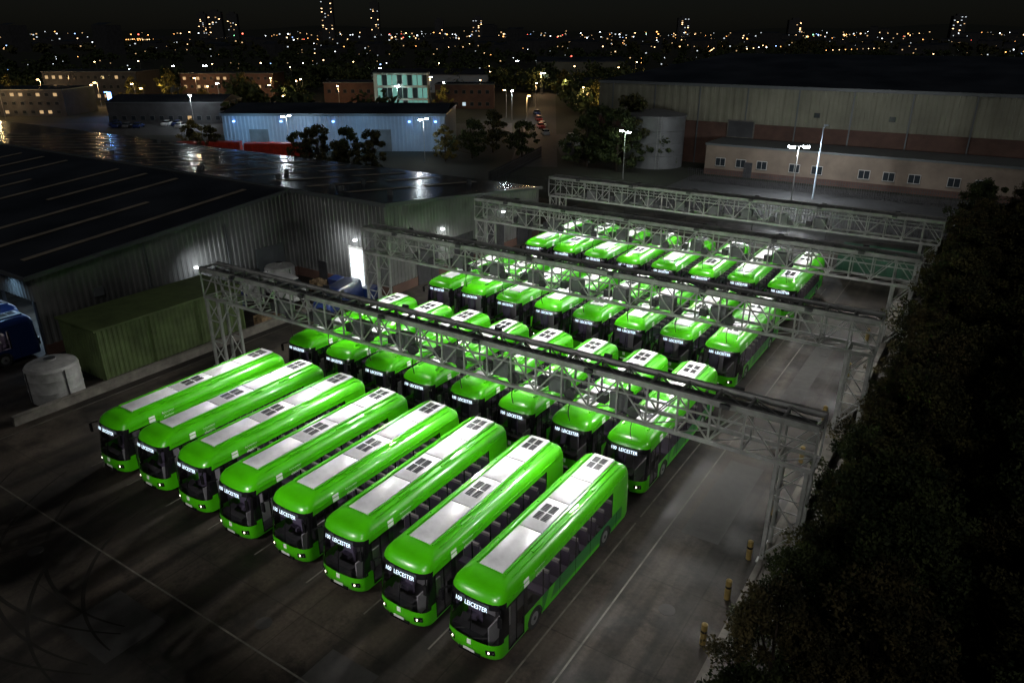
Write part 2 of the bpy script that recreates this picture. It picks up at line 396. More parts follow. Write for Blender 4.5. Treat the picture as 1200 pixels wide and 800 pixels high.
def arc(cx,cy,r,a0,a1,w,n=60):
    for i in range(n):
        a=R(a0+(a1-a0)*i/n);b=R(a0+(a1-a0)*(i+1)/n)
        q=w*(.35+.65*math.sin(math.pi*(i+.0)/n)); q2=w*(.35+.65*math.sin(math.pi*(i+1.)/n))
        mb.face([(cx+(r-q)*math.cos(a),cy+(r-q)*math.sin(a),z_),(cx+(r+q)*math.cos(a),cy+(r+q)*math.sin(a),z_),(cx+(r+q2)*math.cos(b),cy+(r+q2)*math.sin(b),z_),(cx+(r-q2)*math.cos(b),cy+(r-q2)*math.sin(b),z_)],M_tyre)
z_=0
for k,(cx,cy,r,a0,a1) in enumerate([(-44,16,9,200,300),(-47,18,11,230,330),(-30,20,9.5,200,290),(-33,22,13,215,300),(-26,18,8,190,270),(-52,12,7,250,360)]):
    z_=.0006*k; arc(cx,cy,r,a0,a1,.09); z_+=.0003; arc(cx,cy,r+2.1,a0,a1,.09)
mb.obj('tyre_marks',(0,0,-.004))

mb=MB(); mb.box(-5.6,-5.3,-10,92,-.01,.14,M_conc); mb.box(-5.3,-3.2,-10,92,-.01,.10,M_conc); mb.obj('kerb')
mb=MB()
y=8
while y<90:
    j=random.uniform(-.07,.07); mb.box(-4.95+j,-4.45+j,y,y+2.9,.1,.75,M_conc); y+=3.0
mb.obj('concrete_barrier')
for v in(23.5,26.6,29.8,34,40,46,54,62):
    b=MB(); b.cyl((0,0,0),(0,0,1.0),.13,.13,M_yel,12); b.cyl((0,0,1.0),(0,0,1.06),.13,.05,M_yel,12); b.cyl((0,0,.6),(0,0,.72),.134,.134,M_black,12)
    b.obj('bollard',(-6.05,v,0),smooth=40)
mb=MB(); mb.box(-49.15,-48.85,17,45,-.01,.55,M_conc); mb.box(-49.2,-48.8,17,45,.55,.62,M_conc); mb.obj('low_wall')
def pallet(u,v,n,a):
    b=MB()
    for k in range(n):
        z=k*.15
        for x in(-.5,0,.5): b.box(x-.05,x+.05,-.6,.6,z,z+.1,M_wood)
        for y in(-.52,-.26,0,.26,.52): b.box(-.55,.55,y-.06,y+.06,z+.1,z+.14,M_wood)
    b.obj('pallet_stack',(u,v,0),R(a))
pallet(-50,37.5,6,5); pallet(-50,39.2,3,20); pallet(-53,46.6,7,0)
for (u,v,a) in((-55.4,39.2,90),(-51.6,47.6,0),(-46.9,47.4,0)):
    b=MB(); b.loft([[(-.5,-.35,.1),(.5,-.35,.1),(.5,.35,.1),(-.5,.35,.1)],[(-.62,-.5,1.1),(.62,-.5,1.1),(.62,.5,1.1),(-.62,.5,1.1)],[(-.64,-.52,1.15),(.64,-.52,1.15),(.6,.5,1.32),(-.6,.5,1.32)]],lambda a,b_:M_blue,M_blue)
    for x in(-.5,.5):
        for y in(-.3,.3): b.cyl((x-.04,y,.1),(x+.04,y,.1),.1,.1,M_rub,10)
    b.obj('wheeled_bin',(u,v,0),R(a))

# ------------------------------------------------------------------ charging gantries
def gantry(v,u0,u1):
    mb=MB(); W=.75; zb,zt=5.45,7.55
    for s in(-W,W):
        mb.beam((u0,v+s,zt),(u1,v+s,zt),.18,.30,M_steel); mb.beam((u0,v+s,zb),(u1,v+s,zb),.16,.18,M_steel)
        mb.beam((u0,v+s,zt-.75),(u1,v+s,zt-.75),.08,.09,M_steel)
    n=int((u1-u0)/1.55); st=(u1-u0)/n
    for i in range(n+1):
        x=u0+i*st
        for s in(-W,W):
            mb.beam((x,v+s,zb+.08),(x,v+s,zt-.15),.09,.09,M_steel)
            if i<n:
                if i%2==0: mb.beam((x,v+s,zb+.06),(x+st,v+s,zt-.15),.07,.07,M_steel)
                else: mb.beam((x,v+s,zt-.15),(x+st,v+s,zb+.06),.07,.07,M_steel)
        mb.beam((x,v-W+.08,zt+.02),(x,v+W-.08,zt+.02),.1,.12,M_steel)
        mb.beam((x,v-W+.07,zb),(x,v+W-.07,zb),.08,.1,M_steel)
        if i<n: mb.beam((x,v-W+.1,zb),(x+st,v+W-.1,zb),.05,.05,M_steel)
        if i<n: mb.beam((x,v+W-.1,zt+.0),(x+st,v-W+.1,zt+.0),.05,.05,M_steel)
    mb.box(u0+.3,u1-.3,v-.52,v+.52,zt-.30,zt-.24,M_cable)
    for o in(-.4,-.2,.05,.3): mb.beam((u0+.3,v+o,zt-.19),(u1-.3,v+o,zt-.19),.09,.08,M_cable)
    for c in range(8):
        x=U0+(c)*PITCH
        mb.box(x-.5,x+.5,v-.35,v+.3,zb+.1,zb+1.0,M_box)
        mb.box(x-.3,x+.3,v-.37,v-.35,zb+.3,zb+.8,M_grl)
        mb.cyl((x+.85,v-.5,zb+.25),(x+.85,v-.2,zb+.25),.32,.32,M_dsteel,14)
        px=(x+.85,v-.35,zb+.1)
        for t in range(6):
            q=(x+.85-.12*math.sin((t+1)*.5),v-.35,zb-.15-(t+1)*.2); mb.beam(px,q,.035,.035,M_rub); px=q
        mb.box(x-1.3,x-.8,v-.2,v+.25,zb+.12,zb+.62,M_dsteel)
    for ux,sg in((u0,1),(u1,-1)):
        for a in(.2,1.5):
            for s in(-W,W):
                x=ux+sg*a
                mb.beam((x,v+s,0),(x,v+s,zb-.08),.18,.18,M_steel)
                mb.box(x-.22,x+.22,v+s-.22,v+s+.22,0,.04,M_steel)
        for k in range(3):
            za=.4+k*1.65; zc=za+1.65
            for s in(-W,W): mb.beam((ux+sg*.2,v+s,za if k%2 else zc),(ux+sg*1.5,v+s,zc if k%2 else za),.07,.07,M_steel); mb.beam((ux+sg*.2,v+s,zc),(ux+sg*1.5,v+s,zc),.07,.07,M_steel)
            for a in(.2,1.5): mb.beam((ux+sg*a,v-W,za),(ux+sg*a,v+W,zc),.06,.06,M_steel)
    fl=[]  # floodlights added along the gantry to brighten the bus rows below
    k=6
    for i in range(k):
        x=u0+4+(u1-u0-8)*i/(k-1)
        for s in(-1,1):
            mb.beam((x,v+s*W,zt+.1),(x,v+s*(W+.35),zt+.1),.05,.05,M_dsteel)
            mb.box(x-.22,x+.22,v+s*(W+.35)-.07,v+s*(W+.35)+.07,zt,zt+.2,M_dsteel)
            fl.append((x,v+s*(W+.35),zt+.08,s))
    o=mb.obj('charging_gantry')
    for x,y,z,s in fl:
        e=(370 if s<0 else 270)*(.6 if x>-14 else 1)
        light('gantry_fill_light','AREA',(x,y+s*.1,z-.06),e,(1,.985,.94),aim=(x-(1.5 if x>-14 else 0),y+s*5.2,2.4),size=.4,size_y=.12,parent=o,spread=112)
    return o
gantry(30.7,-46.3,-4.0)
gantry(45.7,-44.9,-3.8)
gantry(61.0,-44.0,-3.4)
gantry(75.6,-43.8,-3.0)

# ------------------------------------------------------------------ depot workshop building
def corr(mb,p0,p1,z0,zt0,zt1,m,period=.5,depth=.07,nrm=(0,0)):
    L=math.dist(p0,p1); n=max(1,int(L/period)); pr=[]
    for i in range(n):
        for f,d in((0,0),(.35,0),(.5,depth),(.85,depth)): pr.append(((i+f)/n,d))
    pr.append((1,0))
    for (a,da),(b,db) in zip(pr[:-1],pr[1:]):
        A=(p0[0]+(p1[0]-p0[0])*a+nrm[0]*da,p0[1]+(p1[1]-p0[1])*a+nrm[1]*da)
        B=(p0[0]+(p1[0]-p0[0])*b+nrm[0]*db,p0[1]+(p1[1]-p0[1])*b+nrm[1]*db)
        mb.face([(A[0],A[1],z0),(B[0],B[1],z0),(B[0],B[1],zt0+(zt1-zt0)*b),(A[0],A[1],zt0+(zt1-zt0)*a)],m)
mb=MB()
XA,XB,XL=-58.6,-45.9,-190
VE,VR,VF=24,49,76
ZE,ZR,ZF=6.3,8.7,5.9
corr(mb,(XA,VE),(XA,VR),0.9,ZE,ZR,M_clad,nrm=(1,0)); mb.box(XA-.3,XA+.12,VE,VR,0,.9,M_brick)
corr(mb,(XA,VR),(XB,VR),0.9,ZR,ZR,M_clad,nrm=(0,-1)); mb.box(XA+.13,XB,VR-.12,VR+.3,0,.9,M_brick)
corr(mb,(XB,VR),(XB,VF),0.9,ZR,ZF,M_clad,nrm=(1,0)); mb.box(XB-.3,XB+.12,VR+.31,VF,0,.9,M_brick)
corr(mb,(XL,VE),(XA,VE),4.4,ZE,ZE,M_clad,nrm=(0,-1))
mb.face([(XL,VF,0),(XB,VF,0),(XB,VF,ZF),(XL,VF,ZF)],M_clad)
x=XA-.4
mb.box(XL,XA-.1,VE+9,VE+9.2,0,4.4,M_clad2)
while x>-120: mb.box(x-.3,x,VE+.02,VE+.3,0,4.4,M_dsteel); mb.box(x-3.6,x-1.6,VE+2,VE+2.15,4.1,4.2,M_tube); mb.box(x-3.6,x-1.6,VE+5,VE+5.15,4.1,4.2,M_tube); x-=5.2
def roofpt(x,v,dz=0):
    z=ZE+(v-VE)/(VR-VE)*(ZR-ZE) if v<=VR else ZR+(v-VR)/(VF-VR)*(ZF-ZR)
    return (x,v,z+.12+dz)
mb.face([roofpt(XL,VE-.4),roofpt(XA+.3,VE-.4),roofpt(XA+.3,VR),roofpt(XL,VR)],M_roof)
mb.face([roofpt(XL,VR),roofpt(XB+.3,VR),roofpt(XB+.3,VF+.4),roofpt(XL,VF+.4)],M_roof)
mb.beam(roofpt(XA+.25,VE-.4,-.05),roofpt(XA+.25,VR,-.05),.25,.3,M_trim)
mb.beam((XA+.3,VR-.15,ZR+.05),(XB+.35,VR-.15,ZR+.05),.25,.35,M_trim)
mb.beam(roofpt(XB+.25,VR,-.05),roofpt(XB+.25,VF+.3,-.05),.25,.3,M_trim)
mb.beam((XL,VR,ZR+.17),(XA,VR,ZR+.17),.5,.1,M_trim)
mb.beam((XL,VE-.45,ZE+.0),(XA+.3,VE-.45,ZE+.0),.2,.25,M_trim)
x=XA-4.5; i=0
while x>-150:
    a,b=(VE+1.5,VR-2.0)
    if i%4==1: b=VR-9
    if i%4==3: a=VE+12
    mb.face([roofpt(x,a,.05),roofpt(x+.7,a,.05),roofpt(x+.7,b,.05),roofpt(x,b,.05)],M_sky)
    for (a2,b2) in ((VR+3,VR+13),(VR+15,VF-2.5)):
        mb.face([roofpt(x+9,a2,.05),roofpt(x+9.9,a2,.05),roofpt(x+9.9,b2,.05),roofpt(x+9,b2,.05)],M_sky)
    x-=5.6; i+=1
for k in range(12):
    x=-50-random.random()*80; v=random.uniform(51,73); z=roofpt(x,v)[2]
    mb.cyl((x,v,z-.1),(x,v,z+.5),.28,.28,M_trim,10)
mb.box(-50.8,-48.7,VR-.22,VR-.1,0,4.3,M_frame); mb.box(-50.6,-48.9,VR-.26,VR-.23,.05,4.1,M_door)
for k in range(9): mb.box(-50.6,-48.9,VR-.275,VR-.262,.4+k*.42,.43+k*.42,M_trim)
mb.box(-55.2,-54.1,VR-.2,VR-.1,0,2.1,M_dsteel)
for v in(33,41): mb.cyl((XA+.2,v,0),(XA+.2,v,ZE+.6),.07,.07,M_trim,8)
mb.box(XA+.1,XA+.18,37,38.2,0,2.1,M_dsteel); mb.box(XA+.09,XA+.17,44,47.4,0,3.8,M_trim); mb.box(XA+.1,XA+.25,28.2,29,3.6,4.3,M_trim)
for v in(53,59,65,71): mb.box(XB+.09,XB+.2,v,v+3.2,0,3.6,M_dsteel)
for (x,y,z) in((XA+.2,37.5,3.6),(-49.7,VR-.3,4.9),(XB+.25,57,4.8),(XB+.25,68,4.5)):
    mb.box(x-.13,x+.13,y-.13,y+.13,z,z+.14,M_wpack)
W=mb.obj('depot_workshop_building')
light('wall_light','SPOT',(XA+2.6,37.5,4.6),480,(.92,.96,1),aim=(XA,38.5,2.6),size=.3,spot=140,parent=W)
light('wall_light','SPOT',(-50.2,VR-2.4,5.2),420,(.95,.97,1),aim=(-50.7,VR,3),size=.2,spot=150,parent=W)
light('wall_light','SPOT',(XB+1.6,57,5),420,(.95,1,.95),aim=(XB,57,2),size=.2,spot=150,parent=W)
light('bay_light','AREA',(-62,VE+4,3.95),300,(.50,.72,1),aim=(-62,VE+4,0),size=2.5,parent=W)
light('bay_light','AREA',(-68,VE+4,3.95),300,(.55,.78,1),aim=(-68,VE+4,0),size=2.5,parent=W)
light('bay_light','SPOT',(-61,VE-1.2,5.8),200,(.40,.68,1),aim=(-61,VE+.5,3),size=.1,spot=140,parent=W)

mb=MB()
corr(mb,(-55.6,23.9),(-50.7,23.9),0,3.7,3.7,M_olive,.35,.05,(0,-1)); corr(mb,(-50.7,23.9),(-50.7,36),0,3.7,3.7,M_olive,.35,.05,(1,0))
corr(mb,(-55.6,36),(-50.7,36),0,3.7,3.7,M_olive,.35,.05,(0,1)); corr(mb,(-55.6,23.9),(-55.6,36),0,3.7,3.7,M_olive,.35,.05,(-1,0))
mb.box(-55.75,-50.55,23.75,36.15,3.7,3.86,M_olive)
for y in(24,28,32,36): mb.beam((-50.6,y,0),(-50.6,y,3.7),.12,.12,M_olive)
mb.obj('green_container_shed')
def tank(name,u,v,r,h):
    mb=MB(); prof=[(r*.97,0),(r,.06),(r,h*.3),(r*1.02,h*.31),(r,h*.33),(r,h*.62),(r*1.02,h*.63),(r,h*.65),(r,h*.86),(r*.93,h*.92),(r*.5,h*.98),(r*.22,h*1.0),(r*.22,h*1.05)]
    loops=[[(a*math.cos(2*math.pi*j/28),a*math.sin(2*math.pi*j/28),z) for j in range(28)] for a,z in prof]
    mb.loft(loops,lambda a,b:M_tank,M_dsteel)
    for j in range(0,28,7): mb.beam((r*1.02*math.cos(j/28*6.283),r*1.02*math.sin(j/28*6.283),0),(r*1.02*math.cos(j/28*6.283),r*1.02*math.sin(j/28*6.283),h*.86),.06,.06,M_dsteel)
    mb.obj(name,(u,v,0),smooth=35)
tank('white_storage_tank',-51.0,20.8,1.65,2.7)
tank('white_storage_tank',-56.2,44.8,1.4,2.6)
tank('white_storage_tank',-56.4,41.6,1.1,2.0)

# ------------------------------------------------------------------ cars and vans
def make_car(name,paint,van=False):
    mb=MB(); L=4.4 if not van else 5.4
    ys=[1.0,1.45,2.2,2.9,3.4] if not van else [1.0,1.45,2.4,3.4,4.5]
    if not van: lv=[(.22,.82,.08,L-.05),(.35,.88,.0,L),(.62,.9,.03,L),(.82,.88,.1,L-.04),(.92,.80,.95,L-.35),(1.36,.64,1.75,L-.85),(1.44,.52,2.0,L-1.1)]
    else: lv=[(.25,.9,.08,L-.05),(.4,.98,0,L),(.8,1.0,.05,L),(1.1,.98,.15,L-.02),(1.25,.95,.65,L-.03),(1.95,.88,1.2,L-.1),(2.1,.76,1.5,L-.25)]
    loops=[];
    for z,hw,yf,yr in lv: l,nr=outline(hw,yf,yr,ys,z,.6); loops.append(l)
    n=len(loops[0])
    def mf(a,b):
        bb=b if b<nr-1 else n-1-b
        if a==4: 
            if van and bb>9: return paint
            return M_wind
        return paint
    mb.loft(loops,mf,paint)
    for y in(.85,L-.85):
        for s in(-1,1):
            mb.cyl((s*.6,y,.32),(s*.915,y,.32),.32,.32,M_rub,16); mb.cyl((s*.915,y,.32),(s*.925,y,.32),.2,.18,M_rim,12)
    for s in(-1,1):
        mb.box(s*.62-.14,s*.62+.14,.0,.08,.6,.72,M_frame); mb.box(s*.68-.1,s*.68+.1,L-.06,L+.0,.65,.8,M_brick)
        mb.box(s*.92-.08,s*.92+.08,1.2,1.35,.9,1.02,M_black)
    return mb.mesh(name,35)
pc=[mat('car_paint_%s'%k,c,.3,coat=.5) for k,c in dict(silver=(.4,.41,.42),white=(.7,.7,.7),black=(.02,.02,.02),red=(.3,.02,.02),navy=(.02,.04,.15),grey=(.15,.15,.16)).items()]
cars=[make_car('car_mesh',p) for p in pc]
vanm=make_car('van_mesh',pc[4],True); vanw=make_car('van_mesh_w',pc[1],True)
place(vanm,'parked_van',(-53.5,37.5,0),R(85)); place(vanm,'parked_van',(-47.3,41.5,0),R(10)); place(vanw,'parked_van',(-51.5,43,0),R(80))
carspots=[]
for i in range(9): carspots.append((camgrid(12+i*2.6,166),AL))
for i in range(8): carspots.append((camgrid(14+i*2.7,182),AL))
for i in range(12): carspots.append((camgrid(-72+i*2.7,196),AL))
for i in range(8): carspots.append((camgrid(-108+i*2.8,205),AL))
for i in range(6): carspots.append((camgrid(8,190+i*9),AL+6))
for (p,a) in carspots:
    if random.random()<.85: place(random.choice(cars),'parked_car',(p[0],p[1],0),R(a+random.choice((0,180))+random.uniform(-2,2)))
for (e,n,a) in((-60,149,4),(-46,147.5,0)):
    mb=MB(); mb.box(-6.2,6.2,-1.2,1.2,1.0,3.3,M_redp); mb.box(-6.25,6.25,-1.25,1.25,3.3,3.4,M_redp)
    for k in range(25): mb.box(-6.1+k*.5,-6.0+k*.5,-1.26,-1.21,1.05,3.25,M_redp)
    mb.box(-6,6,-.5,.5,.8,1.0,M_dsteel)
    for x in(3,4.2,5.4):
        for s in(-1,1): mb.cyl((x,s*.8,.5),(x,s*1.18,.5),.5,.5,M_rub,16)
    mb.beam((-4,-.8,0),(-4,-.8,1),.12,.12,M_steel); mb.beam((-4,.8,0),(-4,.8,1),.12,.12,M_steel)
    p=camgrid(e,n); mb.obj('red_trailer',(p[0],p[1],0),R(AL+a))

# ------------------------------------------------------------------ trees
def leaves(centers,rad,per,size,flat=.8):
    c=np.asarray(centers); n=len(c)*per
    C=np.repeat(c,per,axis=0); Rr=np.repeat(np.asarray(rad),per)
    d=rng.normal(size=(n,3)); d/=np.linalg.norm(d,axis=1)[:,None]
    rr=rng.random(n)**.45
    P=C+d*(Rr*rr)[:,None]*np.array([1,1,flat])
    a=rng.normal(size=(n,3)); a/=np.linalg.norm(a,axis=1)[:,None]
    b=np.cross(a,rng.normal(size=(n,3))); b/=np.linalg.norm(b,axis=1)[:,None]
    s=(size*(.6+.8*rng.random(n)))[:,None]
    V=np.stack([P-a*s,P-b*s*.55,P+a*s,P+b*s*.55],axis=1).reshape(-1,3)
    return V
def addleaves(mb,V,m):
    i=len(mb.v); mb.v+=V.tolist(); k=mb.mi(m); q=len(V)//4
    mb.f+=[(i+4*j,i+4*j+1,i+4*j+2,i+4*j+3) for j in range(q)]; mb.m+=[k]*q
def tree_mesh(name,H,Rc,low,nc,per,size,leaf,seed):
    rs=np.random.default_rng(seed); mb=MB()
    mb.cyl((0,0,0),(.1,0,H*.35),.22,.15,M_bark,10); mb.cyl((.1,0,H*.35),(0,.1,H*.8),.15,.05,M_bark,8)
    cs=[];rd=[]
    for i in range(nc):
        t=rs.random(); z=low+(H-low)*t
        env=Rc*math.sin(math.pi*min(1,(.18+.80*t)))**.6
        a=rs.random()*6.283; r=env*math.sqrt(rs.random())*1.0
        lob=1+.25*math.sin(3*a+seed)+.12*math.sin(5*a+2*seed)
        cs.append((r*lob*math.cos(a),r*lob*math.sin(a),z)); rd.append(Rc*(.13+.17*rs.random()))
    for i in range(0,nc,max(1,nc//14)):
        c=cs[i]; mb.cyl((.05,.02,max(.8,c[2]*.55)),(c[0],c[1],c[2]),.07,.02,M_bark,6,False)
    sp=[];sr=[]
    for i in range(nc//2):
        c=cs[rs.integers(nc)]; k=1.18+rs.random()*.15; sp.append((c[0]*k,c[1]*k,c[2]+.4*rs.random())); sr.append(.35)
    addleaves(mb,leaves(cs,rd,per,size),leaf)
    addleaves(mb,leaves(sp,sr,max(8,per//8),size),leaf)
    return mb.mesh(name)
near=[tree_mesh('tree_mesh_%d'%i,8+i*.4,3.0+.15*i,.8,85,190,.10,[M_leaf,M_leaf2,M_leaf1,M_leaf][i],i+3) for i in range(4)]
mid=[tree_mesh('mid_tree_mesh_%d'%i,9+i,4.2,1.2,50,90,.26,[M_leaf2,M_leaf,M_leaf3][i],i+30) for i in range(3)]
v=9
while v<100:
    for k in range(4):
        u=0.4+k*4.4+random.uniform(-.8,.8)
        if k==0: u=-.6+random.uniform(-.5,.6)
        s=random.uniform(.72,1.12)*(1 if k else .86)
        place(random.choice(near),'broadleaf_tree',(u,v+random.uniform(-1.2,1.2),0),random.random()*6.28,(s,s,s*random.uniform(.9,1.12)))
    v+=3.9
for (u,v,s) in((-2.6,17,.72),(-2.9,20.5,.72),(-2.7,24,.66),(-2.4,28,.72),(-2.2,33,.75),(-1.9,38,.75),(-1.7,44,.72),(-1.5,52,.75),(-1.2,60,.75)):
    place(random.choice(near),'broadleaf_tree',(u,v,0),random.random()*6.28,(s*.9,s*.9,s))
for (e,n,s,i) in [(14,140,1.0,0),(19,136,1.15,0),(17,147,1.1,0),(23,143,1.2,1),(27,140,.9,0),(-34,132,.8,1),(-30,137,.8,0),(-25,134,.7,1),(-39,138,.7,0),
                  (-8,150,.8,0),(-4,158,.8,1),(2,152,.75,0),(-13,146,.6,2),(-60,150,.6,1),(-66,156,.6,2),(78,97,.8,1),(85,112,.9,1),(92,118,.9,0),(98,112,.9,1)]:
    p=camgrid(e,n); place(mid[i],'broadleaf_tree',(p[0],p[1],0),random.random()*6.28,(s,s,s))
for (e,n,s) in((-170,262,.9),(-128,262,.85),(-124,280,1),(-96,278,.9),(-92,230,.7),(-160,224,.6),(-72,250,.8),(-22,246,.7),(26,234,.9),(20,300,.9)):
    p=camgrid(e,n); o=place(mid[2],'broadleaf_tree',(p[0],p[1],0),random.random()*6,(s,s,s))
    light('tree_street_light','POINT',(p[0]+3.5,p[1]-5,6.5),700,(1,.78,.35),size=.3,parent=o)
mb=MB(); cs=[];rd=[]
def wood(e0,e1,n0,n1,cnt):
    for _ in range(cnt):
        e=random.uniform(e0,e1);n=random.uniform(n0,n1);p=camgrid(e,n);h=random.uniform(5,11)
        for _k in range(4): cs.append((p[0]+random.uniform(-3,3),p[1]+random.uniform(-3,3),h*random.uniform(.35,.8))); rd.append(h*random.uniform(.3,.45))
wood(-260,-180,260,420,40); wood(-150,60,325,420,120); wood(20,110,230,330,80); wood(-70,-20,186,190,6); wood(30,60,150,215,26); wood(-88,-68,236,250,8)
wood(100,330,300,520,120); wood(-420,500,520,900,260); wood(120,260,200,300,40)
addleaves(mb,leaves(cs,rd,34,1.0),M_leaf2)
cs=[];rd=[]
wood(-900,1100,950,2000,420); rd=[r*1.6 for r in rd]
addleaves(mb,leaves(cs,rd,12,3.0),M_leaf)
mb.obj('distant_woodland')

# ------------------------------------------------------------------ background buildings
def building(name,e0,e1,n0,n1,h,wall,rows=1,wz=(1.0,2.1),win=M_wind,step=2.6,ww=1.1,rz=0,litp=0.0,base=None,roof=M_roof,gable=0.0,litm=None):
    mb=MB(); ce,cn=(e0+e1)/2,(n0+n1)/2; a,b=(e1-e0)/2,(n1-n0)/2
    mb.box(-a,a,-b,b,0,h,wall)
    if base: mb.box(-a-.06,a+.06,-b-.06,b+.06,0,h*.42,base)
    mb.box(-a-.2,a+.2,-b-.2,b+.2,h,h+.25,M_trim)
    if gable: 
        z=h+.25
        mb.face([(-a-.2,-b-.2,z),(a+.2,-b-.2,z),(a+.2,0,z+gable),(-a-.2,0,z+gable)],roof)
        mb.face([(a+.2,b+.2,z),(-a-.2,b+.2,z),(-a-.2,0,z+gable),(a+.2,0,z+gable)],roof)
        for s in(-1,1): mb.face([(s*(a+.19),-b-.2,z),(s*(a+.19),b+.2,z),(s*(a+.19),0,z+gable)],wall)
    else: mb.face([(-a,-b,h+.27),(a,-b,h+.27),(a,b,h+.27),(-a,b,h+.27)],roof)
    fl=h/rows
    for r in range(rows):
        x=-a+1.2
        while x<a-ww:
            z0=r*fl+wz[0]; z1=r*fl+min(wz[1],fl-.4)
            mm=win
            if random.random()<litp: mm=litm or random.choice((M_lit,M_litc))
            mb.box(x-.06,x+ww+.06,-b-.12,-b-.05,z0-.06,z1+.06,M_trim); mb.box(x,x+ww,-b-.16,-b-.13,z0,z1,mm)
            x+=step
    p=camgrid(ce,cn); return mb.obj(name,(p[0],p[1],0),R(AL+rz))
mb=MB(); corr(mb,(-23.5,0),(23.5,0),0,7.2,7.2,M_clad2,.8,.1,(0,-1)); corr(mb,(23.5,0),(23.5,24),0,7.2,7.2,M_clad2,.8,.1,(1,0)); corr(mb,(-23.5,0),(-23.5,24),0,7.2,7.2,M_clad2,.8,.1,(-1,0))
mb.box(-23.8,23.8,-.3,24.3,7.2,7.7,M_trim); mb.face([(-23.8,-.3,7.72),(23.8,-.3,7.72),(23.8,12,8.9),(-23.8,12,8.9)],M_roof); mb.face([(-23.8,12,8.9),(23.8,12,8.9),(23.8,24.3,7.72),(-23.8,24.3,7.72)],M_roof)
for x in(-18,-6,8): mb.box(x,x+4,-.2,-.13,0,4.5,M_clad)
for x in(-21,-11,0,16,21.5): mb.box(x-.2,x+.2,-.4,-.12,6.0,6.2,M_lampb)
p=camgrid(-37.5,160); BW=mb.obj('corrugated_warehouse',(p[0],p[1],0),R(AL-1))
for x,pw in((-56,1700),(-44,1100),(-32,750),(-20,850)):
    q=camgrid(x,152.5); a=camgrid(x,160); light('facade_light','SPOT',(q[0],q[1],6.5),pw,(.30,.62,1.0),aim=(a[0],a[1],3),size=.3,spot=150,parent=BW)
building('industrial_unit',-112,-80,212,228,5.5,M_dwall,1,win=M_wind,litp=.1,gable=1.5)
building('brick_office',-62,-45.5,255,270,8.2,M_brick,2,litp=.15)
building('brick_office',-25.5,-6,256,268,7.6,M_brick,2,litp=.15)
building('glass_atrium',-44,-27,247,254.5,11.5,M_frame,3,win=M_wind,step=1.6,ww=1.35,litp=.75,litm=emis('atrium_glow',(.40,.95,.80),.32),wz=(.3,3.4))
building('office_block',-165,-135,232,250,7.5,M_dwall,3,litp=.35,wz=(.8,1.7),litm=M_lit)
building('office_block',-128,-92,300,315,9,M_brick,3,litp=.32,wz=(.8,1.8),litm=M_lit)
building('office_block',-175,-140,290,310,10,M_dwall,3,litp=.25,litm=M_lit)
building('industrial_unit',14,62,430,460,9,M_buff,1,litp=.3,gable=2,litm=M_lit)
building('industrial_unit',78,122,380,410,7,M_buff,1,litp=.1,gable=2)
building('industrial_unit',150,210,360,400,8,M_dwall,1,gable=2)
building('industrial_unit',230,290,330,350,7,M_clad,1,gable=2)
building('industrial_unit',-60,-10,330,350,7,M_clad2,1,gable=2,litp=.2)
building('industrial_unit',25,55,300,315,6,M_clad,1,gable=1)
mb=MB(); p=camgrid(-122,234); mb.box(-.7,.7,-.2,.2,0,7,M_dwall); mb.box(-.6,.6,-.26,-.21,1.5,6.8,M_lampb); mb.obj('illuminated_totem_sign',(p[0],p[1],0),R(AL))
mb=MB(); u0,u1,v0,v1,h=-71,130,141,215,14
mb.box(u0,u1,v0,v1,0,7.8,M_brick); corr(mb,(u0,v0-.05),(u1,v0-.05),7.8,h,h,M_buff,1.5,.08,(0,-1)); mb.box(u0,u1,v0,v1,7.8,h,M_buff)
mb.box(u0-.2,u1,v0-.3,v1,h,h+.5,M_trim)
mb.face([(u0,v0,h+.52),(u1,v0,h+.52),(u1,(v0+v1)/2,h+5),(u0+14,(v0+v1)/2,h+5)],M_roof); mb.face([(u1,v1,h+.52),(u0,v1,h+.52),(u0+14,(v0+v1)/2,h+5),(u1,(v0+v1)/2,h+5)],M_roof); mb.face([(u0,v1,h+.52),(u0,v0,h+.52),(u0+14,(v0+v1)/2,h+5)],M_roof)
for x in(-30,-18,8,30): mb.box(x,x+5,v0-.2,v0-.14,0,5,M_dsteel); mb.box(x+1,x+2,v0-.2,v0-.14,9.5,10.3,M_wind)
for x in range(-68,120,9): mb.box(x,x+.2,v0-.28,v0-.14,0,h,M_trim)
mb.box(-44,-39,v0-.4,v0-.2,5.2,8.4,M_conc); mb.box(-43.8,-39.2,v0-.5,v0-.41,5.4,8.2,M_dwall)
mb.obj('brick_warehouse')
mb=MB(); u0,u1,v0,v1,h=-44,75,130,139,5.0
mb.box(u0,u1,v0,v1,0,h,M_annex); mb.box(u0-.2,u1,v0-.2,v1,h,h+.35,M_trim); mb.box(u0-.05,u1,v0-.06,v1,0,1.0,M_brick)
x=u0+2; wi=0
while x<u1-4:
    mb.box(x-.08,x+1.66,v0-.1,v0-.03,1.6,3.0,M_frame); mb.box(x,x+1.58,v0-.14,v0-.11,1.68,2.92,M_wind); mb.box(x+.76,x+.82,v0-.16,v0-.145,1.68,2.92,M_frame); mb.box(x-.2,x+1.8,v0-.2,v0-.02,1.45,1.55,M_conc); x+=(3.6,3.6,5.4,3.6,7.2)[wi%5]; wi+=1
mb.box(u0+7,u0+8.4,v0-.16,v0-.05,0,2.6,M_dsteel)
mb.obj('annex_building')
mb=MB(); r=5.4
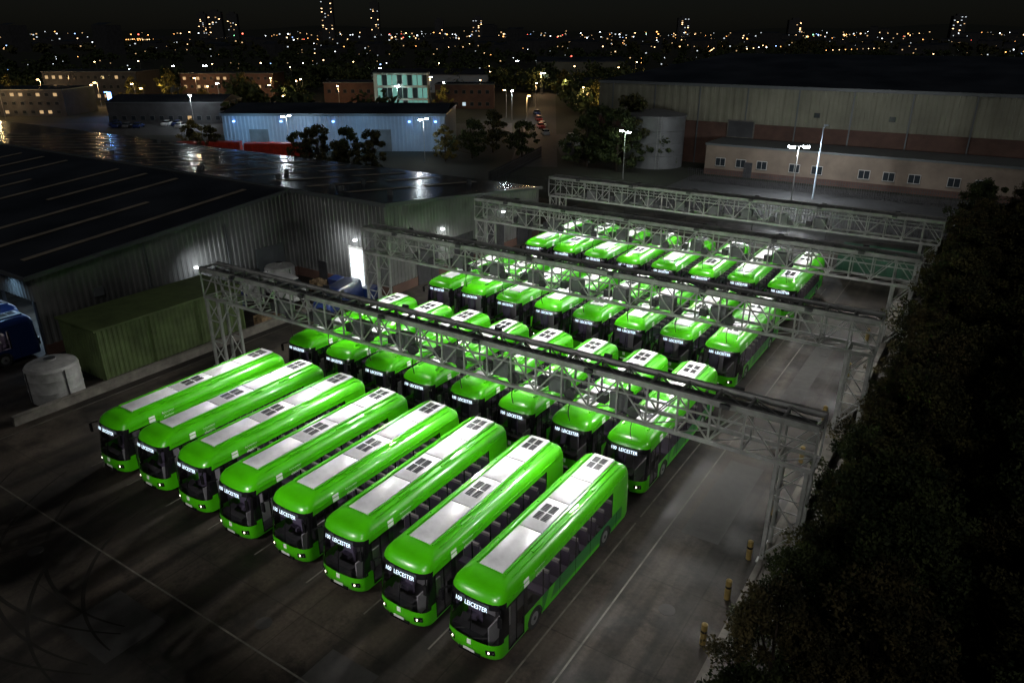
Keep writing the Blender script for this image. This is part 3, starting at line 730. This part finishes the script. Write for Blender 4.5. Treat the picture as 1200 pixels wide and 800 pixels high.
loops=[[(a*math.cos(2*math.pi*j/40),a*math.sin(2*math.pi*j/40),z) for j in range(40)] for a,z in((r,0),(r,2.2),(r+.08,2.25),(r,2.3),(r,4.4),(r+.08,4.45),(r,4.5),(r,6.6),(r+.08,6.65),(r,6.7),(r,9),(r+.25,9.05),(r+.25,9.3),(r*.9,9.5),(r*.3,10.1))]
mb.loft(loops,lambda a,b:M_silo,M_silo)
for s in(-.3,.3): mb.beam((s,-r-.2,0),(s,-r-.2,9.5),.06,.06,M_steel)
for k in range(30): mb.beam((-.3,-r-.2,.3*k+.3),(.3,-r-.2,.3*k+.3),.03,.03,M_steel)
mb.obj('cylindrical_tank',(-55.5,134,0),R(30),smooth=30)
mb=MB()
def road(e0,n0,e1,n1,w):
    a=Vector(camgrid(e0,n0));b=Vector(camgrid(e1,n1));d=(b-a).normalized();r=Vector((-d.y,d.x))*w/2
    mb.face([(*(a+r),0),(*(b+r),0),(*(b-r),0),(*(a-r),0)],M_asph)
road(4,140,14,330,9); mb.obj('access_road',(0,0,-.012))
mb=MB(); road(10,172,55,172,34); mb.obj('car_park_pavement',(0,0,-.008))
mb=MB(); road(-190,200,0,200,26); mb.obj('estate_road',(0,0,-.004))
mb=MB(); road(-190,252,-70,280,14); mb.obj('estate_road',(0,0,-.002))
mb=MB(); mb.face([(-45,97,0),(-3,97,0),(-3,128,0),(-45,128,0)],M_asph); mb.obj('service_yard_pavement',(0,0,-.012))
def fence(name,a,b,h=2.2):
    mb=MB(); a=Vector((*a,0)); b=Vector((*b,0)); L=(b-a).length; d=(b-a)/L; n=int(L/.35)
    for i in range(n+1):
        p=a+d*(L*i/n); mb.beam(p,p+Vector((0,0,h)),.07,.03,M_dsteel)
    for z in(.5,h-.4): mb.beam(a+Vector((0,0,z)),b+Vector((0,0,z)),.05,.05,M_dsteel)
    mb.obj(name)
fence('palisade_fence',(-70,100),(30,100)); fence('palisade_fence',(-70,100),(-78,130)); fence('palisade_fence',(-44,122),(30,122))
mb=MB(); mb.box(-12,-4.8,80,82.6,.15,2.6,M_cgreen)
for k in range(15): mb.box(-12+k*.5,-11.85+k*.5,79.92,79.99,.2,2.55,M_cgreen)
mb.box(-12.05,-4.75,79.95,82.65,2.6,2.72,M_cgreen); mb.obj('green_shipping_container')

# ------------------------------------------------------------------ street lamps
def lampmesh(h,m,two=False,k=1.0):
    mb=MB(); mb.cyl((0,0,0),(0,0,1.2),.11,.10,M_steel,10); mb.cyl((0,0,1.2),(0,0,h),.08,.05,M_steel,10)
    for s in((-1,1) if two else (1,)):
        mb.beam((0,0,h-.05),(0,s*-.9,h+.1),.06,.06,M_steel); mb.box(-.2*k,.2*k,min(s*-.7,s*-1.4),max(s*-.7,s*-1.4),h+.05,h+.15,M_dsteel); mb.box(-.2*k,.2*k,min(s*-.72,s*-1.38),max(s*-.72,s*-1.38),h-.12*k,h+.045,m)
    return mb.mesh('lamp_mesh')
lw=lampmesh(8,M_lampw,True); lo=lampmesh(8,M_lampo); lb=lampmesh(7.5,M_lampb); lbig=lampmesh(8,M_lampw,True,2.2)
o=place(lbig,'street_lamp',(-25,114.5,0),R(AL+90)); light('street_lamp_light','POINT',(-25,114.5,7.2),6500,(.9,.96,1),size=.3,parent=o)
def slamp(me,e,n,pw,col):
    p=camgrid(e,n); o=place(me,'street_lamp',(p[0],p[1],0),R(AL+random.uniform(-30,30)))
    if pw: light('street_lamp_light','POINT',(p[0],p[1]-.9,7.4),pw,col,size=.3,parent=o)
WC=(.85,.95,1); OC=(1,.62,.28)
for e,n,me,pw,c in [(-45,152,lw,600,WC),(-17,146,lw,600,WC),(4,205,lo,1800,OC),(8,260,lo,1600,OC),(0,222,lw,1000,WC),(-118,226,lb,1500,(.2,.45,1)),(-86,206,lw,1600,WC),(-150,226,lo,2200,OC),
    (-118,290,lo,2600,OC),(-170,280,lo,2400,OC),(-90,290,lo,2200,OC),(-55,245,lo,1200,OC),(22,238,lo,1200,OC),(36,160,lw,500,WC),(19,127,lw,260,(.7,1,.6)),(12,320,lo,2000,OC),(-30,280,lo,1000,OC),(60,300,lo,1400,OC),(-36,243,lw,900,(.6,1,.85)),(46,200,lo,900,OC),(100,370,lw,1600,WC),(170,350,lo,1800,OC),(-140,262,lo,2000,OC),(-60,205,lo,1100,OC)]:
    slamp(me,e,n,pw,c)
for k in range(64):
    n=random.uniform(215,480); e=random.uniform(-.58,.45)*n
    if n<260 and -62<e<-6: continue
    if e>.1*n and n<340: continue
    slamp(random.choice((lo,lo,lo,lw)),e,n,0,OC)
p=(-22.6,117.5); mb=MB(); mb.cyl((0,0,0),(0,0,10.5),.14,.08,M_clad2,10); mb.beam((0,0,10.4),(.5,-.8,10.9),.12,.1,M_clad2); mb.box(.2,.8,-1.1,-.6,10.8,11.0,M_clad2); mb.obj('camera_mast',(*p,0))

def mast(u,v,h,aims,pw):  # masts added outside the view to light the fronts of the first bus row
    mb=MB(); mb.cyl((0,0,0),(0,0,h),.18,.1,M_steel,12); mb.box(-.8,.8,-.06,.06,h-.1,h+.05,M_steel)
    for x in(-.6,0,.6): mb.box(x-.22,x+.22,.06,.26,h-.05,h+.35,M_dsteel)
    o=mb.obj('added_fill_mast',(u,v,0))
    for a in aims: light('mast_fill_light','SPOT',(u,v+.5,h+.1),pw,(1,.985,.94),aim=a,size=.35,spot=64,parent=o)
mast(-24,3,11,[(-34,26,2.0),(-18,26,2.0)],8400)
mast(-7.5,3,11,[(-14,27,2.0)],5800)

# ------------------------------------------------------------------ distant city
cm=[emis('city_warm',(1,.62,.3),6),emis('city_white',(.85,.93,1),6),emis('city_orange',(1,.42,.12),6),emis('city_blue',(.3,.5,1),6),emis('city_green',(.3,1,.5),5),emis('city_red',(1,.12,.08),7),
    emis('city_warm_dim',(1,.62,.3),1.2),emis('city_white_dim',(.85,.93,1),1.2)]
mb=MB()
def dot(e,n,z,s,m):
    p=camgrid(e,n); s*=.5; mb.box(p[0]-s,p[0]+s,p[1]-s,p[1]+s,z-s,z+s,m)
for i in range(900):
    n=math.exp(random.uniform(math.log(330),math.log(5200)))
    if random.random()<.45: n=random.uniform(1500,5200)
    e=random.uniform(-.74,.74)*n
    if e<-.3*n and random.random()<.45: continue
    m=random.choices(cm,(14,10,8,3,2,2,34,26))[0]
    s=n*random.choice((.0004,.0006,.0008,.0011))
    dot(e,n,random.uniform(5,11) if n<1500 else random.uniform(6,30),s,m)
for _ in range(7):
    n0=random.uniform(500,2500); e0=random.uniform(-.5,.6)*n0; a=random.uniform(0,3.14)
    for k in range(10): 
        n=n0+k*math.sin(a)*n0*.03; dot(e0+k*math.cos(a)*n0*.018,n,8,n*.0007,cm[random.choice((0,2,6))])
mb.obj('distant_city_lights')
mb=MB()
for i in range(230):
    n=random.uniform(900,4200); e=random.uniform(-.75,.75)*n; p=camgrid(e,n); w=random.uniform(15,45);d=random.uniform(12,30);h=random.uniform(6,16)*(1+ (random.random()<.12)*2)
    mb.box(p[0]-w/2,p[0]+w/2,p[1]-d/2,p[1]+d/2,0,h,M_dwall)
    mb.face([(p[0]-w/2,p[1]-d/2,h+.3),(p[0]+w/2,p[1]-d/2,h+.3),(p[0]+w/2,p[1],h+3),(p[0]-w/2,p[1],h+3)],M_roof)
mb.obj('distant_city_blocks')
def tower(x,y,w):
    n=2600; e=(x-600)/932*n; h=23+(40-y)/932*n*1.09; W=w/932*n
    mb=MB(); mb.box(-W/2,W/2,-9,9,0,h,M_dwall); mb.box(-W/4,W/4,-5,5,h,h+6,M_dwall)
    z=h*.3
    while z<h-4:
        for k in range(4):
            if random.random()<.18: xx=-W/2+W*(k+.2)/4; mb.box(xx,xx+W*.09,-9.3,-9.1,z,z+1.8,random.choice((cm[0],cm[6],cm[7])))
        z+=5
    p=camgrid(e,n); mb.obj('tower_block',(p[0],p[1],0),R(AL))
for a in((386,6,14),(441,9,10),(255,18,16),(275,20,12),(240,20,10),(800,24,14),(930,26,16),(560,24,12),(1120,22,16),(515,26,10)): tower(*a)
mb=MB(); N=90; loops=[]
for rn,hh in((4300,0),(5200,45),(6200,78),(7600,60)):
    l=[]
    for i in range(N+1):
        a=R(-58+116*i/N); e=math.sin(a)*rn; n=math.cos(a)*rn; p=camgrid(e,n)
        l.append((p[0],p[1],hh*(.75+.25*math.sin(i*.21)+.12*math.sin(i*.77)) -.5))
    loops.append(l)
for a in range(3):
    for b in range(N): mb.face([loops[a][b],loops[a][b+1],loops[a+1][b+1],loops[a+1][b]],M_land)
mb.obj('distant_hills')

# ------------------------------------------------------------------ world, fill sun, camera
w=bpy.data.worlds.new('World'); sc.world=w; w.use_nodes=True; nt=w.node_tree
sky=nt.nodes.new('ShaderNodeTexSky'); sky.sky_type='NISHITA'; sky.sun_disc=False
d=Vector((-.55,.62,-.78)).normalized()
sky.sun_elevation=math.asin(-d.z); sky.sun_rotation=math.atan2(-d.x,-d.y)
nt.links.new(sky.outputs[0],nt.nodes['Background'].inputs[0]); nt.nodes['Background'].inputs[1].default_value=0.0009
sl=bpy.data.lights.new('fill_sun','SUN'); sl.energy=.26; sl.angle=R(12); sl.color=(1,.98,.95)  # soft sun added as fill from the camera side, standing in for skyglow
so=bpy.data.objects.new('fill_sun',sl); COL.objects.link(so); so.rotation_euler=d.to_track_quat('-Z','Y').to_euler(); so.location=(0,0,80)
cam=bpy.data.cameras.new('camera'); co=bpy.data.objects.new('camera',cam); COL.objects.link(co)
cam.sensor_width=36; cam.lens=860/1200*36; cam.clip_end=20000; cam.clip_start=.5
co.location=(0,0,23); co.rotation_euler=(R(90-TH),0,R(AL)); sc.camera=co
sc.view_settings.view_transform='Standard'; sc.view_settings.look='None'; sc.view_settings.exposure=0
